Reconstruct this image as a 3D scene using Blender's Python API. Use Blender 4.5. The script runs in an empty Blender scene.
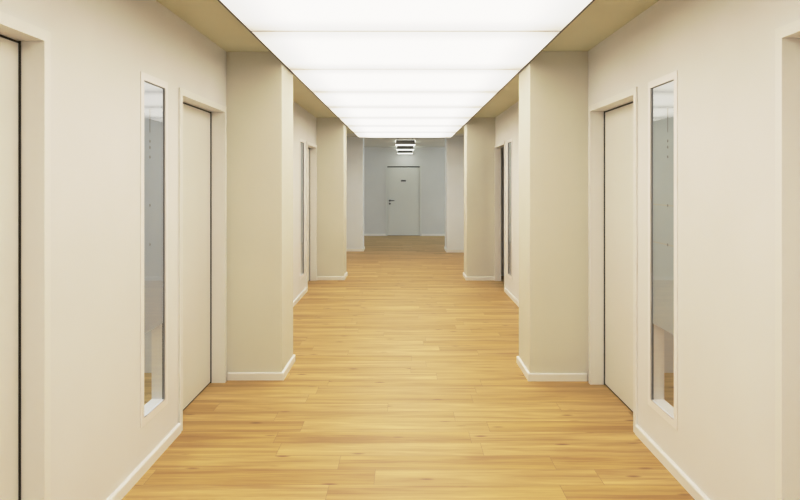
import bpy, bmesh, math, random
from mathutils import Vector

random.seed(4)
scene = bpy.context.scene
COL = scene.collection

# ------------------------------------------------------------------ helpers
def box(bm, x0, x1, y0, y1, z0, z1):
    x0, x1 = min(x0, x1), max(x0, x1)
    y0, y1 = min(y0, y1), max(y0, y1)
    z0, z1 = min(z0, z1), max(z0, z1)
    v = [bm.verts.new(p) for p in ((x0, y0, z0), (x1, y0, z0), (x1, y1, z0), (x0, y1, z0),
                                   (x0, y0, z1), (x1, y0, z1), (x1, y1, z1), (x0, y1, z1))]
    fs = []
    for f in ((0, 3, 2, 1), (4, 5, 6, 7), (0, 1, 5, 4), (1, 2, 6, 5), (2, 3, 7, 6), (3, 0, 4, 7)):
        fs.append(bm.faces.new([v[i] for i in f]))
    return fs

def tube(bm, p0, p1, r, seg=16, r1=None):
    p0, p1 = Vector(p0), Vector(p1)
    r1 = r if r1 is None else r1
    d = (p1 - p0).normalized()
    a = d.orthogonal().normalized()
    b = d.cross(a)
    ra, rb = [], []
    for i in range(seg):
        t = 2 * math.pi * i / seg
        o = a * math.cos(t) + b * math.sin(t)
        ra.append(bm.verts.new(p0 + o * r))
        rb.append(bm.verts.new(p1 + o * r1))
    for i in range(seg):
        j = (i + 1) % seg
        bm.faces.new((ra[i], ra[j], rb[j], rb[i]))
    bm.faces.new(ra[::-1])
    bm.faces.new(rb)

def obj(name, bm, mat, parent=None, bevel=0.0, smooth=False):
    bmesh.ops.recalc_face_normals(bm, faces=bm.faces)
    me = bpy.data.meshes.new(name)
    bm.to_mesh(me)
    bm.free()
    if smooth:
        for p in me.polygons:
            p.use_smooth = True
    me.materials.append(mat)
    o = bpy.data.objects.new(name, me)
    COL.objects.link(o)
    if parent is not None:
        o.parent = parent
        o.matrix_parent_inverse.identity()
        o.location = -Vector(parent.location)
    if bevel:
        m = o.modifiers.new('Bevel', 'BEVEL')
        m.width = bevel
        m.segments = 2
        m.limit_method = 'ANGLE'
    return o

def tag(o, label, cat, group=None, kind=None):
    o['label'] = label
    o['category'] = cat
    if group:
        o['group'] = group
    if kind:
        o['kind'] = kind
    return o

def empty(name, loc):
    o = bpy.data.objects.new(name, None)
    o.empty_display_size = 0.1
    o.location = loc
    COL.objects.link(o)
    return o

def boxobj(name, dims, mat, parent=None, bevel=0.0):
    bm = bmesh.new()
    box(bm, *dims)
    return obj(name, bm, mat, parent, bevel)

# ---------------------------------------------------------------- materials
def new_mat(name):
    m = bpy.data.materials.new(name)
    m.use_nodes = True
    nt = m.node_tree
    return m, nt, nt.nodes['Principled BSDF']

def paint(name, rgb, rough=0.75, bump=0.0, scale=220.0, spec=0.25, vary=0.02):
    m, nt, b = new_mat(name)
    L = nt.links
    tc = nt.nodes.new('ShaderNodeTexCoord')
    n = nt.nodes.new('ShaderNodeTexNoise')
    n.inputs['Scale'].default_value = 1.3
    n.inputs['Detail'].default_value = 3
    L.new(tc.outputs['Object'], n.inputs['Vector'])
    r = nt.nodes.new('ShaderNodeValToRGB')
    c0 = [max(0, c * (1 - vary)) for c in rgb]
    c1 = [min(1, c * (1 + vary)) for c in rgb]
    r.color_ramp.elements[0].color = (*c0, 1)
    r.color_ramp.elements[1].color = (*c1, 1)
    r.color_ramp.elements[0].position = 0.3
    r.color_ramp.elements[1].position = 0.7
    L.new(n.outputs['Fac'], r.inputs['Fac'])
    L.new(r.outputs['Color'], b.inputs['Base Color'])
    b.inputs['Roughness'].default_value = rough
    b.inputs['Specular IOR Level'].default_value = spec
    if bump:
        n2 = nt.nodes.new('ShaderNodeTexNoise')
        n2.inputs['Scale'].default_value = scale
        n2.inputs['Detail'].default_value = 2
        L.new(tc.outputs['Object'], n2.inputs['Vector'])
        bp = nt.nodes.new('ShaderNodeBump')
        bp.inputs['Strength'].default_value = bump
        bp.inputs['Distance'].default_value = 0.002
        L.new(n2.outputs['Fac'], bp.inputs['Height'])
        L.new(bp.outputs['Normal'], b.inputs['Normal'])
    return m

def metal(name, rgb, rough=0.3):
    m, nt, b = new_mat(name)
    b.inputs['Base Color'].default_value = (*rgb, 1)
    b.inputs['Metallic'].default_value = 1.0
    b.inputs['Roughness'].default_value = rough
    return m

def emit(name, rgb, strength):
    m, nt, b = new_mat(name)
    b.inputs['Base Color'].default_value = (0.85, 0.85, 0.83, 1)
    b.inputs['Roughness'].default_value = 0.5
    b.inputs['Specular IOR Level'].default_value = 0.1
    b.inputs['Emission Color'].default_value = (*rgb, 1)
    b.inputs['Emission Strength'].default_value = strength
    return m

WALL = (0.835, 0.835, 0.825)
M_wall = paint('wall_paint_cream', WALL, 0.8, 0.12)
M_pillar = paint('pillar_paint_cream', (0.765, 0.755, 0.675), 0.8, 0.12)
M_cool = paint('wall_paint_cool_light_tint', (0.73, 0.74, 0.735), 0.8, 0.1)  # cooler light of the far end tinted into the wall colour
M_mid = paint('pillar_paint_cool_light_tint', (0.84, 0.88, 0.92), 0.8, 0.1)  # cool light on the farthest pillars put into their base colour
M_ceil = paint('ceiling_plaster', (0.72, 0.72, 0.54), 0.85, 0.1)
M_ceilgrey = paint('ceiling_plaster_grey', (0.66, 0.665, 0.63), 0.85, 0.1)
M_trim = paint('trim_lacquer', (0.86, 0.86, 0.84), 0.45, 0, spec=0.4, vary=0.005)
M_base = paint('baseboard_lacquer', (0.88, 0.875, 0.85), 0.42, 0, spec=0.4, vary=0.005)
M_leaf = paint('door_lacquer', (0.81, 0.81, 0.775), 0.45, 0, spec=0.4, vary=0.01)
M_leafcool = paint('door_lacquer_grey_white', (0.75, 0.77, 0.75), 0.45, 0, spec=0.4, vary=0.01)
M_winframe = paint('window_frame_white', (0.90, 0.89, 0.89), 0.4, 0, spec=0.4, vary=0.005)
M_seal = paint('rubber_seal', (0.035, 0.028, 0.018), 0.7, 0, vary=0.0)
M_gask = paint('window_gasket', (0.22, 0.22, 0.21), 0.6, 0, vary=0.0)
M_alu = paint('luminaire_edge_bronze', (0.10, 0.075, 0.05), 0.5, 0, vary=0.0)
M_steel = metal('brushed_steel', (0.30, 0.30, 0.29), 0.35)
M_dark = paint('dark_grey', (0.07, 0.07, 0.065), 0.5, 0, vary=0.0)
M_lamp = paint('lamp_housing_grey', (0.20, 0.20, 0.19), 0.5, 0, vary=0.0)
M_room = paint('office_paint_white', (0.78, 0.80, 0.83), 0.8, 0)
M_filmL = paint('frosted_film_blue_grey', (0.47, 0.53, 0.63), 0.6, 0, vary=0.03)
M_filmR = paint('frosted_film_warm_grey', (0.48, 0.54, 0.59), 0.6, 0, vary=0.03)
M_mark = paint('film_mark_grey', (0.26, 0.27, 0.27), 0.6, 0, vary=0.0)
M_line = paint('film_line_pale', (0.52, 0.52, 0.49), 0.6, 0, vary=0.0)

# pane: fresnel mix of clear and mirror
M_glass = bpy.data.materials.new('clear_glass_pane')
M_glass.use_nodes = True
nt = M_glass.node_tree
nt.nodes.clear()
out = nt.nodes.new('ShaderNodeOutputMaterial')
mx = nt.nodes.new('ShaderNodeMixShader')
fr = nt.nodes.new('ShaderNodeFresnel')
geo = nt.nodes.new('ShaderNodeNewGeometry')
ior = nt.nodes.new('ShaderNodeMix')
ior.inputs[2].default_value = 1.9
ior.inputs[3].default_value = 1 / 1.9
nt.links.new(geo.outputs['Backfacing'], ior.inputs[0])
nt.links.new(ior.outputs[0], fr.inputs['IOR'])
tr = nt.nodes.new('ShaderNodeBsdfTransparent')
tr.inputs['Color'].default_value = (0.95, 0.97, 0.97, 1)
gl = nt.nodes.new('ShaderNodeBsdfGlossy')
gl.inputs['Roughness'].default_value = 0.0
nt.links.new(fr.outputs[0], mx.inputs[0])
nt.links.new(tr.outputs[0], mx.inputs[1])
nt.links.new(gl.outputs[0], mx.inputs[2])
nt.links.new(mx.outputs[0], out.inputs[0])

# luminous diffuser: slightly dimmer toward the two long joints of each panel
def diffuser_mat():
    m, nt, b = new_mat('opal_diffuser_lit')
    L = nt.links
    tc = nt.nodes.new('ShaderNodeTexCoord')
    sp = nt.nodes.new('ShaderNodeSeparateXYZ')
    L.new(tc.outputs['Generated'], sp.inputs[0])
    ramps = []
    for ax, edge, lo in (('Y', 0.25, 0.52), ('X', 0.18, 0.42)):
        r = nt.nodes.new('ShaderNodeValToRGB')
        e = r.color_ramp.elements
        e[0].position = 0.0; e[0].color = (lo, lo, lo, 1)
        e[1].position = 1.0; e[1].color = (lo, lo, lo, 1)
        a = e.new(edge); a.color = (1, 1, 1, 1)
        a = e.new(1 - edge); a.color = (1, 1, 1, 1)
        r.color_ramp.interpolation = 'EASE'
        L.new(sp.outputs[ax], r.inputs['Fac'])
        ramps.append(r)
    mul = nt.nodes.new('ShaderNodeMath'); mul.operation = 'MULTIPLY'
    L.new(ramps[0].outputs['Color'], mul.inputs[0])
    L.new(ramps[1].outputs['Color'], mul.inputs[1])
    k = nt.nodes.new('ShaderNodeMath'); k.operation = 'MULTIPLY'
    k.inputs[1].default_value = LIGHT
    L.new(mul.outputs[0], k.inputs[0])
    b.inputs['Base Color'].default_value = (0.8, 0.8, 0.78, 1)
    b.inputs['Specular IOR Level'].default_value = 0.1
    b.inputs['Emission Color'].default_value = (1.0, 0.962, 0.908, 1)
    L.new(k.outputs[0], b.inputs['Emission Strength'])
    return m
LIGHT = 2.28
M_diff = diffuser_mat()
M_joint = paint('joint_profile_grey', (0.27, 0.26, 0.24), 0.6, 0, vary=0.0)
M_pend = emit('pendant_diffuser_lit', (0.97, 1.0, 0.93), 1.6)

# oak plank floor
def floor_mat():
    m, nt, b = new_mat('oak_plank_floor')
    N, L = nt.nodes, nt.links
    tc = N.new('ShaderNodeTexCoord')
    mp = N.new('ShaderNodeMapping')
    mp.inputs['Location'].default_value = (0.37, 0.052, 0)
    rs = N.new('ShaderNodeSeparateXYZ'); L.new(tc.outputs['Object'], rs.inputs[0])
    ry = N.new('ShaderNodeMath'); ry.operation = 'ADD'; ry.inputs[1].default_value = 0.052
    L.new(rs.outputs['Y'], ry.inputs[0])
    rd = N.new('ShaderNodeMath'); rd.operation = 'DIVIDE'; rd.inputs[1].default_value = 0.181
    L.new(ry.outputs[0], rd.inputs[0])
    rf = N.new('ShaderNodeMath'); rf.operation = 'FLOOR'; L.new(rd.outputs[0], rf.inputs[0])
    wn = N.new('ShaderNodeTexWhiteNoise'); wn.noise_dimensions = '1D'; L.new(rf.outputs[0], wn.inputs['W'])
    rx = N.new('ShaderNodeMath'); rx.operation = 'MULTIPLY_ADD'; rx.inputs[1].default_value = 1.22
    L.new(wn.outputs['Value'], rx.inputs[0]); L.new(rs.outputs['X'], rx.inputs[2])
    rc = N.new('ShaderNodeCombineXYZ')
    L.new(rx.outputs[0], rc.inputs['X']); L.new(rs.outputs['Y'], rc.inputs['Y'])
    L.new(rc.outputs[0], mp.inputs['Vector'])
    def brick(c1, c2, mort, freq=2, off=0.0):
        br = N.new('ShaderNodeTexBrick')
        br.offset = off
        br.offset_frequency = freq
        br.squash = 1.0
        br.inputs['Color1'].default_value = c1
        br.inputs['Color2'].default_value = c2
        br.inputs['Mortar'].default_value = mort
        br.inputs['Scale'].default_value = 1.0
        br.inputs['Mortar Size'].default_value = 0.0011
        br.inputs['Mortar Smooth'].default_value = 0.0
        br.inputs['Bias'].default_value = 0.0
        br.inputs['Brick Width'].default_value = 1.22
        br.inputs['Row Height'].default_value = 0.181
        L.new(mp.outputs[0], br.inputs['Vector'])
        return br
    rnd = brick((0, 0, 0, 1), (1, 1, 1, 1), (0.5, 0.5, 0.5, 1))
    # plank-individual offset of the grain coordinates
    sep = N.new('ShaderNodeSeparateXYZ'); L.new(mp.outputs[0], sep.inputs[0])
    off = N.new('ShaderNodeMath'); off.operation = 'MULTIPLY'; off.inputs[1].default_value = 37.0
    L.new(rnd.outputs['Color'], off.inputs[0])
    cmb = N.new('ShaderNodeCombineXYZ')
    ax = N.new('ShaderNodeMath'); ax.operation = 'ADD'
    L.new(sep.outputs['X'], ax.inputs[0]); L.new(off.outputs[0], ax.inputs[1])
    L.new(ax.outputs[0], cmb.inputs['X']); L.new(sep.outputs['Y'], cmb.inputs['Y']); L.new(off.outputs[0], cmb.inputs['Z'])
    def stretched(sx, sy, detail, rough, dist=0.0):
        mm = N.new('ShaderNodeMapping'); mm.inputs['Scale'].default_value = (sx, sy, 1)
        L.new(cmb.outputs[0], mm.inputs['Vector'])
        n = N.new('ShaderNodeTexNoise')
        n.inputs['Scale'].default_value = 1.0
        n.inputs['Detail'].default_value = detail
        n.inputs['Roughness'].default_value = rough
        n.inputs['Distortion'].default_value = dist
        L.new(mm.outputs[0], n.inputs['Vector'])
        return n
    broad = stretched(0.9, 11, 4, 0.55, 0.6)
    fine = stretched(3.0, 75, 5, 0.6, 0.3)
    # tone of each plank
    tone = N.new('ShaderNodeValToRGB')
    e = tone.color_ramp.elements
    e[0].position = 0.0; e[0].color = (0.54, 0.370, 0.130, 1)
    e[1].position = 1.0; e[1].color = (0.655, 0.480, 0.210, 1)
    x = e.new(0.5); x.color = (0.595, 0.424, 0.168, 1)
    L.new(rnd.outputs['Color'], tone.inputs['Fac'])
    def overlay(prev, noise, p0, p1, c0, c1, fac):
        r = N.new('ShaderNodeValToRGB')
        r.color_ramp.elements[0].position = p0; r.color_ramp.elements[0].color = c0
        r.color_ramp.elements[1].position = p1; r.color_ramp.elements[1].color = c1
        L.new(noise.outputs['Fac'], r.inputs['Fac'])
        mix = N.new('ShaderNodeMix'); mix.data_type = 'RGBA'; mix.blend_type = 'MULTIPLY'
        mix.inputs[0].default_value = fac
        L.new(prev, mix.inputs[6]); L.new(r.outputs['Color'], mix.inputs[7])
        return mix.outputs[2]
    c = overlay(tone.outputs['Color'], broad, 0.33, 0.66, (0.72, 0.62, 0.50, 1), (1.15, 1.13, 1.10, 1), 0.9)
    c = overlay(c, fine, 0.30, 0.62, (0.78, 0.70, 0.58, 1), (1.06, 1.05, 1.04, 1), 0.7)
    # knots
    mk = N.new('ShaderNodeMapping'); mk.inputs['Scale'].default_value = (2.6, 9.0, 1)
    L.new(cmb.outputs[0], mk.inputs['Vector'])
    vo = N.new('ShaderNodeTexVoronoi'); vo.inputs['Scale'].default_value = 1.0
    L.new(mk.outputs[0], vo.inputs['Vector'])
    kr = N.new('ShaderNodeValToRGB')
    kr.color_ramp.elements[0].position = 0.035; kr.color_ramp.elements[0].color = (0.30, 0.20, 0.11, 1)
    kr.color_ramp.elements[1].position = 0.14; kr.color_ramp.elements[1].color = (1, 1, 1, 1)
    L.new(vo.outputs['Distance'], kr.inputs['Fac'])
    mixk = N.new('ShaderNodeMix'); mixk.data_type = 'RGBA'; mixk.blend_type = 'MULTIPLY'
    mixk.inputs[0].default_value = 0.8
    L.new(c, mixk.inputs[6]); L.new(kr.outputs['Color'], mixk.inputs[7])
    # joints
    jm = N.new('ShaderNodeMix'); jm.data_type = 'RGBA'
    L.new(rnd.outputs['Fac'], jm.inputs[0])
    L.new(mixk.outputs[2], jm.inputs[6])
    jm.inputs[7].default_value = (0.33, 0.21, 0.08, 1)
    L.new(jm.outputs[2], b.inputs['Base Color'])
    b.inputs['Roughness'].default_value = 0.45
    b.inputs['Specular IOR Level'].default_value = 0.75
    bp = N.new('ShaderNodeBump'); bp.inputs['Strength'].default_value = 0.08; bp.inputs['Distance'].default_value = 0.002
    L.new(fine.outputs['Fac'], bp.inputs['Height'])
    L.new(bp.outputs['Normal'], b.inputs['Normal'])
    return m
M_floor = floor_mat()

# ------------------------------------------------------------- measurements
H = 2.66                     # ceiling
LZ = 2.568                   # underside of the luminous ceiling
XL, XR = -1.445, 1.482       # corridor wall faces
TH = 0.08                    # wall thickness
LIN = 0.14                   # depth of the door lining
Y0, Y1 = -8.0, 15.4          # corridor walls
YE = 19.2                    # end wall
XO = 4.6                     # outer limits of the side rooms
FP = 0.013                   # frames stand proud of the wall
AW = 0.045                   # architrave width
DH = 2.163                   # clear door height
REC = 0.115                  # leaf recess

# openings: (y near, y far)
DOORS_L = [(1.59, 2.546), (4.135, 5.107), (9.473, 10.43)]
DOORS_R = [(1.535, 2.492), (4.112, 5.064), (9.45, 10.40)]
WINS_L = [(3.500, 3.895), (8.83, 9.215)]
WINS_R = [(3.470, 3.885), (8.80, 9.185)]
WT, WB = 2.208, 0.255        # window frame outer top and bottom
WF = 0.042                   # window frame face width

# ------------------------------------------------------------------ setting
def cell_wall(name, xface, sgn, ys, holes, mat):
    """wall slab in the y-z plane with rectangular holes; sgn = direction away from the corridor"""
    yb = sorted({ys[0], ys[1]} | {v for h in holes for v in h[:2]})
    zb = sorted({0.0, H} | {v for h in holes for v in h[2:]})
    def solid(i, j):
        if i < 0 or j < 0 or i >= len(yb) - 1 or j >= len(zb) - 1:
            return False
        yc, zc = (yb[i] + yb[i + 1]) / 2, (zb[j] + zb[j + 1]) / 2
        return not any(h[0] < yc < h[1] and h[2] < zc < h[3] for h in holes)
    bm = bmesh.new()
    cache = {}
    def V(x, y, z):
        k = (round(x, 5), round(y, 5), round(z, 5))
        if k not in cache:
            cache[k] = bm.verts.new((x, y, z))
        return cache[k]
    xa, xb_ = xface, xface + sgn * TH
    for i in range(len(yb) - 1):
        for j in range(len(zb) - 1):
            if not solid(i, j):
                continue
            a, b, c, d = yb[i], yb[i + 1], zb[j], zb[j + 1]
            for x in (xa, xb_):
                bm.faces.new((V(x, a, c), V(x, b, c), V(x, b, d), V(x, a, d)))
            if not solid(i - 1, j):
                bm.faces.new((V(xa, a, c), V(xb_, a, c), V(xb_, a, d), V(xa, a, d)))
            if not solid(i + 1, j):
                bm.faces.new((V(xa, b, c), V(xb_, b, c), V(xb_, b, d), V(xa, b, d)))
            if not solid(i, j - 1):
                bm.faces.new((V(xa, a, c), V(xb_, a, c), V(xb_, b, c), V(xa, b, c)))
            if not solid(i, j + 1):
                bm.faces.new((V(xa, a, d), V(xb_, a, d), V(xb_, b, d), V(xa, b, d)))
    return obj(name, bm, mat)

def holes_for(doors, wins):
    hs = [(a - 0.02, b + 0.02, 0.0, DH + 0.02) for a, b in doors]
    hs += [(a + WF - 0.012, b - WF + 0.012, WB + WF - 0.012, WT - WF + 0.012) for a, b in wins]
    return hs

tag(boxobj('floor', (-XO - .2, XO + .2, Y0 - .15, YE + .15, -0.1, 0.0), M_floor),
    'warm oak plank floor with boards laid across the whole corridor', 'floor', kind='structure')
YC = 13.86
tag(boxobj('ceiling', (-XO - .2, XO + .2, Y0 - .15, YC, H, H + 0.1), M_ceil),
    'plain plaster ceiling above and beside the luminous panels', 'ceiling', kind='structure')
tag(boxobj('ceiling_lobby', (-XO - .2, XO + .2, YC + .0005, YE + .15, H, H + 0.1), M_ceilgrey),
    'pale grey lobby ceiling over the three hanging lamps', 'ceiling', kind='structure')
tag(cell_wall('wall_left', XL, -1, (Y0, Y1), holes_for(DOORS_L, WINS_L), M_wall),
    'long cream corridor wall on the left with doors and slim windows', 'wall', kind='structure')
tag(cell_wall('wall_right', XR, 1, (Y0, Y1), holes_for(DOORS_R, WINS_R), M_wall),
    'long cream corridor wall on the right with doors and slim windows', 'wall', kind='structure')
DW = (-0.515, 0.460)         # end door leaf
bm = bmesh.new()
box(bm, -XO, DW[0] - 0.02, YE, YE + TH, 0, H)
box(bm, DW[1] + 0.02, XO, YE, YE + TH, 0, H)
box(bm, DW[0] - 0.02, DW[1] + 0.02, YE, YE + TH, 2.10, H)
tag(obj('wall_end', bm, M_cool), 'pale wall with cool light tinted in, closing the far end of the corridor', 'wall', kind='structure')
tag(boxobj('wall_back', (XL - TH, XR + TH, Y0 - 0.14, Y0 - 0.001, 0, H), M_wall),
    'cream wall closing the corridor behind the viewpoint', 'wall', kind='structure')
tag(boxobj('wall_lobby_left', (-XO, XL - TH - .001, Y1 - 0.14, Y1, 0, H), M_cool),
    'pale wall of the lobby hidden behind the last pillar on the left', 'wall', kind='structure')
tag(boxobj('wall_lobby_right', (XR + TH + .001, XO, Y1 - 0.14, Y1, 0, H), M_cool),
    'pale wall of the lobby hidden behind the last pillar on the right', 'wall', kind='structure')
for s, nm in ((-1, 'left'), (1, 'right')):
    tag(boxobj('wall_outer_' + nm, (s * XO, s * (XO + .14), Y0 - .14, YE + .14, 0, H), M_room),
        'outer white wall of the rooms behind the %s corridor wall' % nm, 'wall', kind='structure')
    xi = (XL - TH - .001) if s < 0 else (XR + TH + .001)
    for y, which in ((5.38, 'first'), (10.95, 'second')):
        tag(boxobj('wall_partition_' + nm, (xi, s * (XO - .001), y, y + .1, 0, H), M_room),
            '%s white partition seen low through the slim window in the %s wall' % (which, nm), 'wall', kind='structure')

# pillars: x inner face, y near, y far
PIL = {
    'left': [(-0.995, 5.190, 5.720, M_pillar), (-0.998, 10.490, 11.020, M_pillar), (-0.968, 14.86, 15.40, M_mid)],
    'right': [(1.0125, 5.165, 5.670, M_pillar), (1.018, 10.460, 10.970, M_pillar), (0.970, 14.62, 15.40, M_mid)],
}
ORD = ['nearest', 'second', 'farthest']
for side, lst in PIL.items():
    xw = XL if side == 'left' else XR
    for k, (xf, a, b, m) in enumerate(lst):
        e = -0.0005 if side == 'left' else 0.0005
        tag(boxobj('pillar', (xw, xf, a, b, 0, H), m, bevel=0.002),
            ('%s cream pillar projecting from the %s wall' if k < 2 else '%s pale pillar with cool light tinted in, projecting from the %s wall')
            % (ORD[k], side), 'pillar', kind='structure')

# --------------------------------------------------------------- baseboards
BH, BT = 0.062, 0.018
def base_run(name, pts, label, mat=M_base):
    """skirting along a polyline of (x, y); the board lies to the left of the direction of travel"""
    bm = bmesh.new()
    n = len(pts)
    P = [Vector((x, y, 0)) for x, y in pts]
    nor = []
    for i in range(n - 1):
        d = (P[i + 1] - P[i]).normalized()
        nor.append(Vector((-d.y, d.x, 0)))
    rings = []
    for i in range(n):
        if i == 0: o = nor[0]
        elif i == n - 1: o = nor[-1]
        else:
            o = nor[i - 1] + nor[i]
            o = o / (1 + nor[i - 1].dot(nor[i]))
        prof = [(0.0, 0.0), (BT, 0.0), (BT, BH - 0.008), (BT - 0.004, BH - 0.002), (BT - 0.010, BH), (0.0, BH)]
        rings.append([bm.verts.new(P[i] + o * t + Vector((0, 0, z))) for t, z in prof])
    m = len(rings[0])
    for i in range(n - 1):
        for j in range(m):
            k = (j + 1) % m
            bm.faces.new((rings[i][j], rings[i][k], rings[i + 1][k], rings[i + 1][j]))
    bm.faces.new(rings[0][::-1]); bm.faces.new(rings[-1])
    return tag(obj(name, bm, mat), label, 'baseboard', kind='structure')

dl, dr = DOORS_L, DOORS_R
pl, pr = PIL['left'], PIL['right']
base_run('baseboard_left', [(XL, dl[1][0] - AW), (XL, dl[0][1] + AW)], 'white baseboard under the nearest slim window on the left wall')
base_run('baseboard_left', [(XL, dl[2][0] - AW), (XL, pl[0][2]), (pl[0][0], pl[0][2]), (pl[0][0], pl[0][1]), (XL + FP, pl[0][1])],
         'white baseboard wrapping the nearest left pillar and running on to the far left door')
base_run('baseboard_left', [(XL, pl[2][1]), (XL, pl[1][2]), (pl[1][0], pl[1][2]), (pl[1][0], pl[1][1]), (XL + FP, pl[1][1])],
         'white baseboard wrapping the second left pillar')
base_run('baseboard_left', [(pl[2][0], Y1), (pl[2][0], pl[2][1]), (XL + BT, pl[2][1])], 'white baseboard round the farthest left pillar')
base_run('baseboard_left', [(XL, dl[0][0] - AW), (XL, Y0)], 'white baseboard on the left wall beside the viewpoint')
base_run('baseboard_right', [(XR, dr[0][1] + AW), (XR, dr[1][0] - AW)], 'white baseboard under the nearest slim window on the right wall')
base_run('baseboard_right', [(XR - FP, pr[0][1]), (pr[0][0], pr[0][1]), (pr[0][0], pr[0][2]), (XR, pr[0][2]), (XR, dr[2][0] - AW)],
         'white baseboard wrapping the nearest right pillar and running on to the far right doorway')
base_run('baseboard_right', [(XR - FP, pr[1][1]), (pr[1][0], pr[1][1]), (pr[1][0], pr[1][2]), (XR, pr[1][2]), (XR, pr[2][1])],
         'white baseboard wrapping the second right pillar')
base_run('baseboard_right', [(XR - BT, pr[2][1]), (pr[2][0], pr[2][1]), (pr[2][0], Y1)], 'white baseboard round the farthest right pillar')
base_run('baseboard_right', [(XR, Y0), (XR, dr[0][0] - AW)], 'white baseboard on the right wall beside the viewpoint')
base_run('baseboard_end', [(DW[0] - .05, YE), (-XO, YE)], 'white baseboard on the end wall left of the far door')
base_run('baseboard_end', [(XO, YE), (DW[1] + .05, YE)], 'white baseboard on the end wall right of the far door')

# -------------------------------------------------------------------- doors
def side_door(n, side, a, b, label, is_open=False):
    s = -1 if side == 'left' else 1           # away from the corridor
    xw = XL if side == 'left' else XR
    xf = xw - s * FP                          # proud face of the architrave
    root = tag(empty('door_%d' % n, (xw, (a + b) / 2, 0)), label, 'door', kind='structure')
    bm = bmesh.new()
    xin = xw + s * (REC + 0.005)
    # architrave
    box(bm, xf, xw - s * .0005, a - AW, a, 0, DH + AW)
    box(bm, xf, xw - s * .0005, b, b + AW, 0, DH + AW)
    box(bm, xf, xw - s * .0005, a, b, DH, DH + AW)
    # lining of the reveal
    lin = 0.088 if is_open else LIN
    box(bm, xf + s * .001, xw + s * lin, a - 0.0195, a - .0002, 0, DH + .0195)
    box(bm, xf + s * .001, xw + s * lin, b + .0002, b + 0.0195, 0, DH + .0195)
    box(bm, xf + s * .001, xw + s * lin, a, b, DH + .0002, DH + .0195)
    obj('frame', bm, M_trim, root)
    g = 0.010
    xa = xf + s * (REC if n != 1 else 0.100)
    # dark rubber rebate behind the leaf joints
    if not is_open:
        bm = bmesh.new()
        xs0, xs1 = xa - s * .007, xa + s * .012
        w = .020
        box(bm, xs0, xs1, a + .0005, a + .0045, 0.001, DH - .0005)
        box(bm, xs0, xs1, b - .0045, b - .0005, 0.001, DH - .0005)
        box(bm, xa + s * .004, xs1, a + .005, b - .005, DH - g, DH - .0005)
        box(bm, xa + s * .004, xs1, a + .005, b - .005, 0.001, 0.010)
        obj('seal', bm, M_seal, root)
        leaf = boxobj('leaf', (xa, xa + s * .020, a + .0055, b - .0055, 0.0105, DH - g - .0002), M_leaf, root, bevel=.0015)
        leaf['label'] = 'flush cream door leaf'
        yh, dy = a + 0.075, 0.12
        hx = xa
        bm = bmesh.new()
        tube(bm, (hx - s * .0, yh, 1.05), (hx - s * .008, yh, 1.05), .024)
        tube(bm, (hx - s * .008, yh, 1.05), (hx - s * .036, yh, 1.05), .008)
        tube(bm, (hx - s * .036, yh - .008, 1.05), (hx - s * .036, yh + dy, 1.05), .008)
        tube(bm, (hx, yh, 0.97), (hx - s * .008, yh, 0.97), .022)
        obj('handle', bm, M_steel, leaf)
        leaf_children_fix(leaf)
    else:
        # leaf swung back into the room on hinges at the near jamb
        xo = xw + s * (TH + .012)
        leaf = boxobj('leaf', (xo, xo + s * .94, a + .002, a + .042, 0.0105, DH - g), M_leaf, root, bevel=.0015)
        leaf['label'] = 'cream door leaf swung open into the dark room'
        bm = bmesh.new()
        hx = xo + s * .87
        tube(bm, (hx, a + .042, 1.05), (hx, a + .085, 1.05), .009)
        tube(bm, (hx + s * .008, a + .085, 1.05), (hx - s * .12, a + .085, 1.05), .008)
        obj('handle', bm, M_steel, leaf)
        leaf_children_fix(leaf)
    return root

def leaf_children_fix(leaf):
    # meshes are modelled in place: cancel the leaf's own offset and its parent's
    for ch in leaf.children:
        ch.location = (0, 0, 0)

side_door(1, 'left', *DOORS_L[0], 'cream flush door cut by the left edge of the view, in its pale frame')
side_door(2, 'left', *DOORS_L[1], 'closed cream flush door in the left wall just before the nearest pillar')
side_door(3, 'left', *DOORS_L[2], 'deep set far door in the left wall just before the second pillar')
side_door(4, 'right', *DOORS_R[0], 'pale framed door recess cut by the right edge of the view')
side_door(5, 'right', *DOORS_R[1], 'closed cream flush door in the right wall just before the nearest pillar')
side_door(6, 'right', *DOORS_R[2], 'open dark doorway in the right wall just before the second pillar', True)

# end door
root = tag(empty('door_7', ((DW[0] + DW[1]) / 2, YE, 0)),
           'grey white door with dark lever handle and small sign at the far end of the corridor', 'door', kind='structure')
DT = 2.085
bm = bmesh.new()
for x0, x1 in ((DW[0] - .05, DW[0]), (DW[1], DW[1] + .05)):
    box(bm, x0, x1, YE - .014, YE - .0005, 0, DT + .05)
box(bm, DW[0], DW[1], YE - .014, YE - .0005, DT, DT + .05)
box(bm, DW[0] - .0195, DW[0] - .0002, YE - .013, YE + TH, 0, DT + .0145)
box(bm, DW[1] + .0002, DW[1] + .0195, YE - .013, YE + TH, 0, DT + .0145)
box(bm, DW[0], DW[1], YE - .013, YE + TH, DT + .0002, DT + .0145)
obj('frame', bm, M_leafcool, root)
leaf = boxobj('leaf', (DW[0] + .001, DW[1] - .001, YE + .004, YE + .044, .010, DT - .03), M_leafcool, root, bevel=.002)
bm = bmesh.new()
box(bm, DW[0] + .001, DW[1] - .001, YE + .012, YE + .02, DT - .0295, DT - .001)
obj('seal', bm, M_seal, root)
hx, hz = DW[0] + .075, 1.055
bm = bmesh.new()
tube(bm, (hx, YE + .004, hz), (hx, YE - .008, hz), .028, 20)
tube(bm, (hx, YE - .008, hz), (hx, YE - .045, hz), .010)
tube(bm, (hx - .012, YE - .045, hz), (hx + .135, YE - .045, hz), .011)
obj('handle', bm, M_dark, leaf, smooth=False)['label'] = 'dark lever handle'
bm = bmesh.new()
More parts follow.
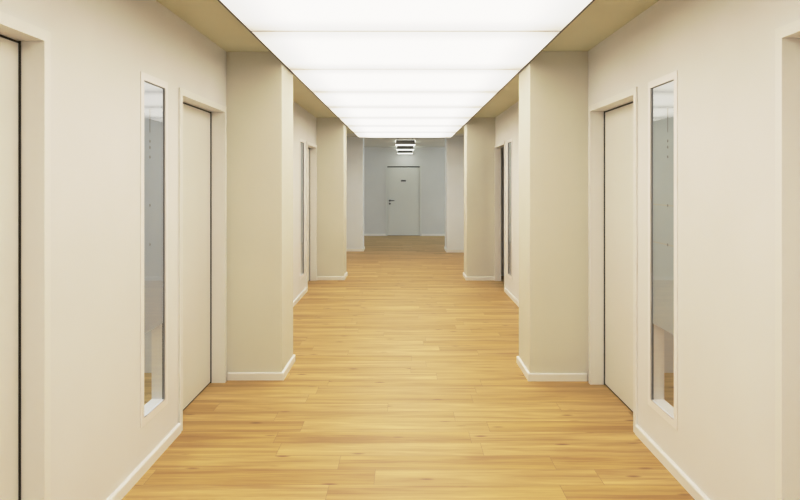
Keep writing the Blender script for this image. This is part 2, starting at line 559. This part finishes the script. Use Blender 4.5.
tube(bm, (hx, YE + .004, hz - .09), (hx, YE - .010, hz - .09), .026, 20)
obj('lock_rosette', bm, M_dark, leaf)
bm = bmesh.new()
box(bm, -.105, .04, YE + .001, YE + .004, 1.632, 1.672)
sg = obj('sign', bm, M_dark, leaf)
sg['label'] = 'small dark name sign'
leaf_children_fix(leaf)

# ------------------------------------------------------------------ windows
def side_window(n, side, a, b, label, marks=True):
    s = -1 if side == 'left' else 1
    xw = XL if side == 'left' else XR
    xf = xw - s * .005
    root = tag(empty('window_%d' % n, (xw, (a + b) / 2, WB)), label, 'window', kind='structure')
    ia, ib, z0, z1 = a + WF, b - WF, WB + WF, WT - WF
    bm = bmesh.new()
    for (ya, yb_, za, zb_) in ((a, ia, WB, WT), (ib, b, WB, WT), (ia, ib, WB, z0), (ia, ib, z1, WT)):
        box(bm, xf, xw - s * .0004, ya, yb_, za, zb_)
    xb_ = xw + s * (TH - .002)
    t = .0115
    for (ya, yb_, za, zb_) in ((ia - t, ia, z0 - t, z1 + t), (ib, ib + t, z0 - t, z1 + t), (ia, ib, z0 - t, z0), (ia, ib, z1, z1 + t)):
        box(bm, xf + s * .001, xb_, ya, yb_, za, zb_)
    fr_ = obj('window_frame', bm, M_winframe, root)
    fr_['label'] = 'slim white window frame'
    xg = xf + s * .008
    # gasket round the pane
    bm = bmesh.new()
    gw = .0032
    for (ya, yb_, za, zb_) in ((ia + .0003, ia + gw, z0 + .0003, z1 - .0003), (ib - gw, ib - .0003, z0 + .0003, z1 - .0003),
                               (ia + gw, ib - gw, z1 - gw, z1 - .0003)):
        box(bm, xg - s * .0005, xg + s * .010, ya, yb_, za, zb_)
    obj('gasket', bm, M_gask, root)
    bm = bmesh.new()
    vs = [bm.verts.new(p) for p in ((xg, ia + gw, z0 + .001), (xg, ib - gw, z0 + .001), (xg, ib - gw, z1 - gw), (xg, ia + gw, z1 - gw))]
    bm.faces.new(vs)
    pn = obj('pane', bm, M_glass, root)
    if pn.data.polygons[0].normal.x * s > 0:
        pn.data.flip_normals()
    # frosted privacy film on the room side of the pane
    xfilm = xg + s * .004
    zf = 0.755
    film = boxobj('privacy_film', (xfilm, xfilm + s * .002, ia + gw + .0003, ib - gw - .0003, zf, z1 - gw - .0003),
                  M_filmL if side == 'left' else M_filmR, root)
    film['label'] = 'grey frosted privacy film'
    if marks:
        ym = a + 0.150
        bm = bmesh.new()
        box(bm, xfilm - s * .0006, xfilm - s * .0001, ym - .004, ym + .004, 1.885, 2.02)
        for z in (1.835, 1.80, 1.745, 1.470, 1.247):
            tube(bm, (xfilm - s * .0001, ym, z), (xfilm - s * .0008, ym, z), .0085, 12)
        mk = obj('film_mark', bm, M_mark, film)
        mk['label'] = 'small dark marks down the film'
        if side == 'right':
            for z in (1.470, 1.247):
                boxobj('film_line', (xfilm - s * .0001, xfilm - s * .0005, ia + .012, ib - .012, z - .003, z + .003), M_line, film)
        leaf_children_fix(film)
    return root
side_window(1, 'left', *WINS_L[0], 'tall slim frosted window in the left wall between the two nearest doors')
side_window(2, 'left', *WINS_L[1], 'far slim frosted window in the left wall beyond the nearest pillar', False)
side_window(3, 'right', *WINS_R[0], 'tall slim frosted window in the right wall between the two nearest doors')
side_window(4, 'right', *WINS_R[1], 'far slim frosted window in the right wall beyond the nearest pillar', False)

# --------------------------------------------------------- luminous ceiling
LXA, LXB = -0.990, 1.0075
LYE = 13.80
JY, JP = 4.089, 1.3725
root = tag(empty('luminous_ceiling', (0, 5.5, H)), 'long glowing white panel ceiling running down the middle of the corridor', 'ceiling light')
bm = bmesh.new()
YS = JY - 8 * JP
box(bm, LXA + .012, LXB - .012, YS + .02, LYE - .012, LZ + .03, H - .001)
obj('housing', bm, M_lamp, root)
for x0, x1 in ((LXA, LXA + .007), (LXB - .007, LXB)):
    o = boxobj('edge_trim', (x0, x1, YS, LYE, LZ - .004, H - .001), M_alu, root)
    o['label'] = 'thin dark edge trim'
o = boxobj('end_trim', (LXA + .0075, LXB - .0075, LYE - .010, LYE, LZ - .001, H - .001), M_lamp, root)
k = 0
y = YS
while y < LYE - .1:
    y2 = min(y + JP, LYE - .012)
    boxobj('diffuser_panel', (LXA + .009, LXB - .009, y + .006, y2 - .006, LZ, LZ + .012), M_diff, root)
    if y > YS:
        j = boxobj('joint_profile', (LXA + .009, LXB - .009, y - .0055, y + .0055, LZ - .002, LZ + .014), M_joint, root)
        j['label'] = 'grey joint between the glowing panels'
    y += JP

# ------------------------------------------------------------ pendant lamps
def pendant(yc, label):
    r = tag(empty('pendant_lamp', (0.0, yc, 2.42)), label, 'lamp', group='lamps hanging in the far lobby')
    w, d, zb, zt = 0.222, 0.30, 2.450, 2.545
    cx = 0.02
    bm = bmesh.new()
    box(bm, cx - w + .012, cx + w - .012, yc - d, yc - d + .012, zb + .004, zt)
    box(bm, cx - w + .012, cx + w - .012, yc + d - .012, yc + d, zb + .004, zt)
    box(bm, cx - w + .012, cx + w - .012, yc - d + .012, yc + d - .012, zb + .02, zt - .02)
    obj('housing', bm, M_lamp, r)
    boxobj('diffuser', (cx - w, cx + w, yc - d - .004, yc + d + .004, zb, zb + .0035), M_pend, r)
    boxobj('uplight_panel', (cx - w, cx + w, yc - d + .014, yc + d - .014, zt - .018, zt + .006), M_pend, r)
    for sx in (-1, 1):
        for sy in (-1, 1):
            bm = bmesh.new()
            tube(bm, (cx + sx * .17, yc + sy * .25, zt), (cx + sx * .17, yc + sy * .25, H), .003, 8)
            obj('cable', bm, M_steel, r)
pendant(14.56, 'nearest of the three lit lamps hanging in a row before the far door')
pendant(16.64, 'middle of the three lit lamps hanging in a row before the far door')
pendant(18.80, 'farthest of the three lit lamps hanging in a row before the far door')

# ------------------------------------------------------------------- lights
def area(name, loc, rot, size, size_y, power, col):
    l = bpy.data.lights.new(name, 'AREA')
    l.shape = 'RECTANGLE'; l.size = size; l.size_y = size_y
    l.energy = power; l.color = col
    o = bpy.data.objects.new(name, l)
    o.location = loc; o.rotation_euler = rot
    COL.objects.link(o)
    return o
area('office_fill_left', (-3.0, 3.6, 2.62), (0, 0, 0), 1.2, 2.0, 45, (0.82, 0.92, 1.0))  # unseen lamp added to light the left room behind the glass
area('office_fill_right', (3.0, 3.6, 2.62), (0, 0, 0), 1.2, 2.0, 30, (1.0, 0.96, 0.92))  # unseen lamp added to light the right room behind the glass
area('office_fill_far_left', (-3.0, 9.0, 2.62), (0, 0, 0), 1.2, 2.0, 30, (0.85, 0.93, 1.0))  # weak unseen lamp added for the far left room
area('lobby_fill_right', (4.4, 17.3, 1.5), (0, math.radians(90), 0), 1.6, 2.4, 60, (0.80, 0.90, 1.0))  # added fill standing in for daylight on the end wall; no window modelled
area('lobby_fill_left', (-4.4, 17.3, 1.5), (0, math.radians(-90), 0), 1.6, 2.4, 36, (0.84, 0.92, 1.0))  # weaker fill added from the left to balance the end wall

w = bpy.data.worlds.new('World')
scene.world = w
w.use_nodes = True
w.node_tree.nodes['Background'].inputs[0].default_value = (0.05, 0.05, 0.05, 1)
w.node_tree.nodes['Background'].inputs[1].default_value = 0.2

# ------------------------------------------------------------------- camera
cam = bpy.data.cameras.new('Camera')
cam.sensor_width = 36.0
cam.lens = 36.0 * 640 / 800
cam.shift_x = -4.5 / 800
cam.shift_y = -67.5 / 800
cam.clip_start = 0.05
co = bpy.data.objects.new('Camera', cam)
co.location = (0, 0, 1.6)
co.rotation_euler = (math.radians(90), 0, 0)
COL.objects.link(co)
scene.camera = co

TONE = [(0, 0), (0.1, 0.085), (0.25, 0.235), (0.5, 0.525), (0.75, 0.72), (1.0, 0.82), (2.0, 0.92), (4.0, 1.0)]
scene.view_settings.view_transform = 'Standard'
scene.view_settings.look = 'None'
scene.view_settings.exposure = 0.0
vs = scene.view_settings
vs.use_curve_mapping = True
cm = vs.curve_mapping
cm.use_clip = False
cc = cm.curves[3]
WL = 4.0
cm.white_level = (WL, WL, WL)
pts = [(x / WL, y) for x, y in TONE]
cc.points[0].location = pts[0]
cc.points[1].location = pts[-1]
for p in pts[1:-1]:
    cc.points.new(*p)
cm.update()
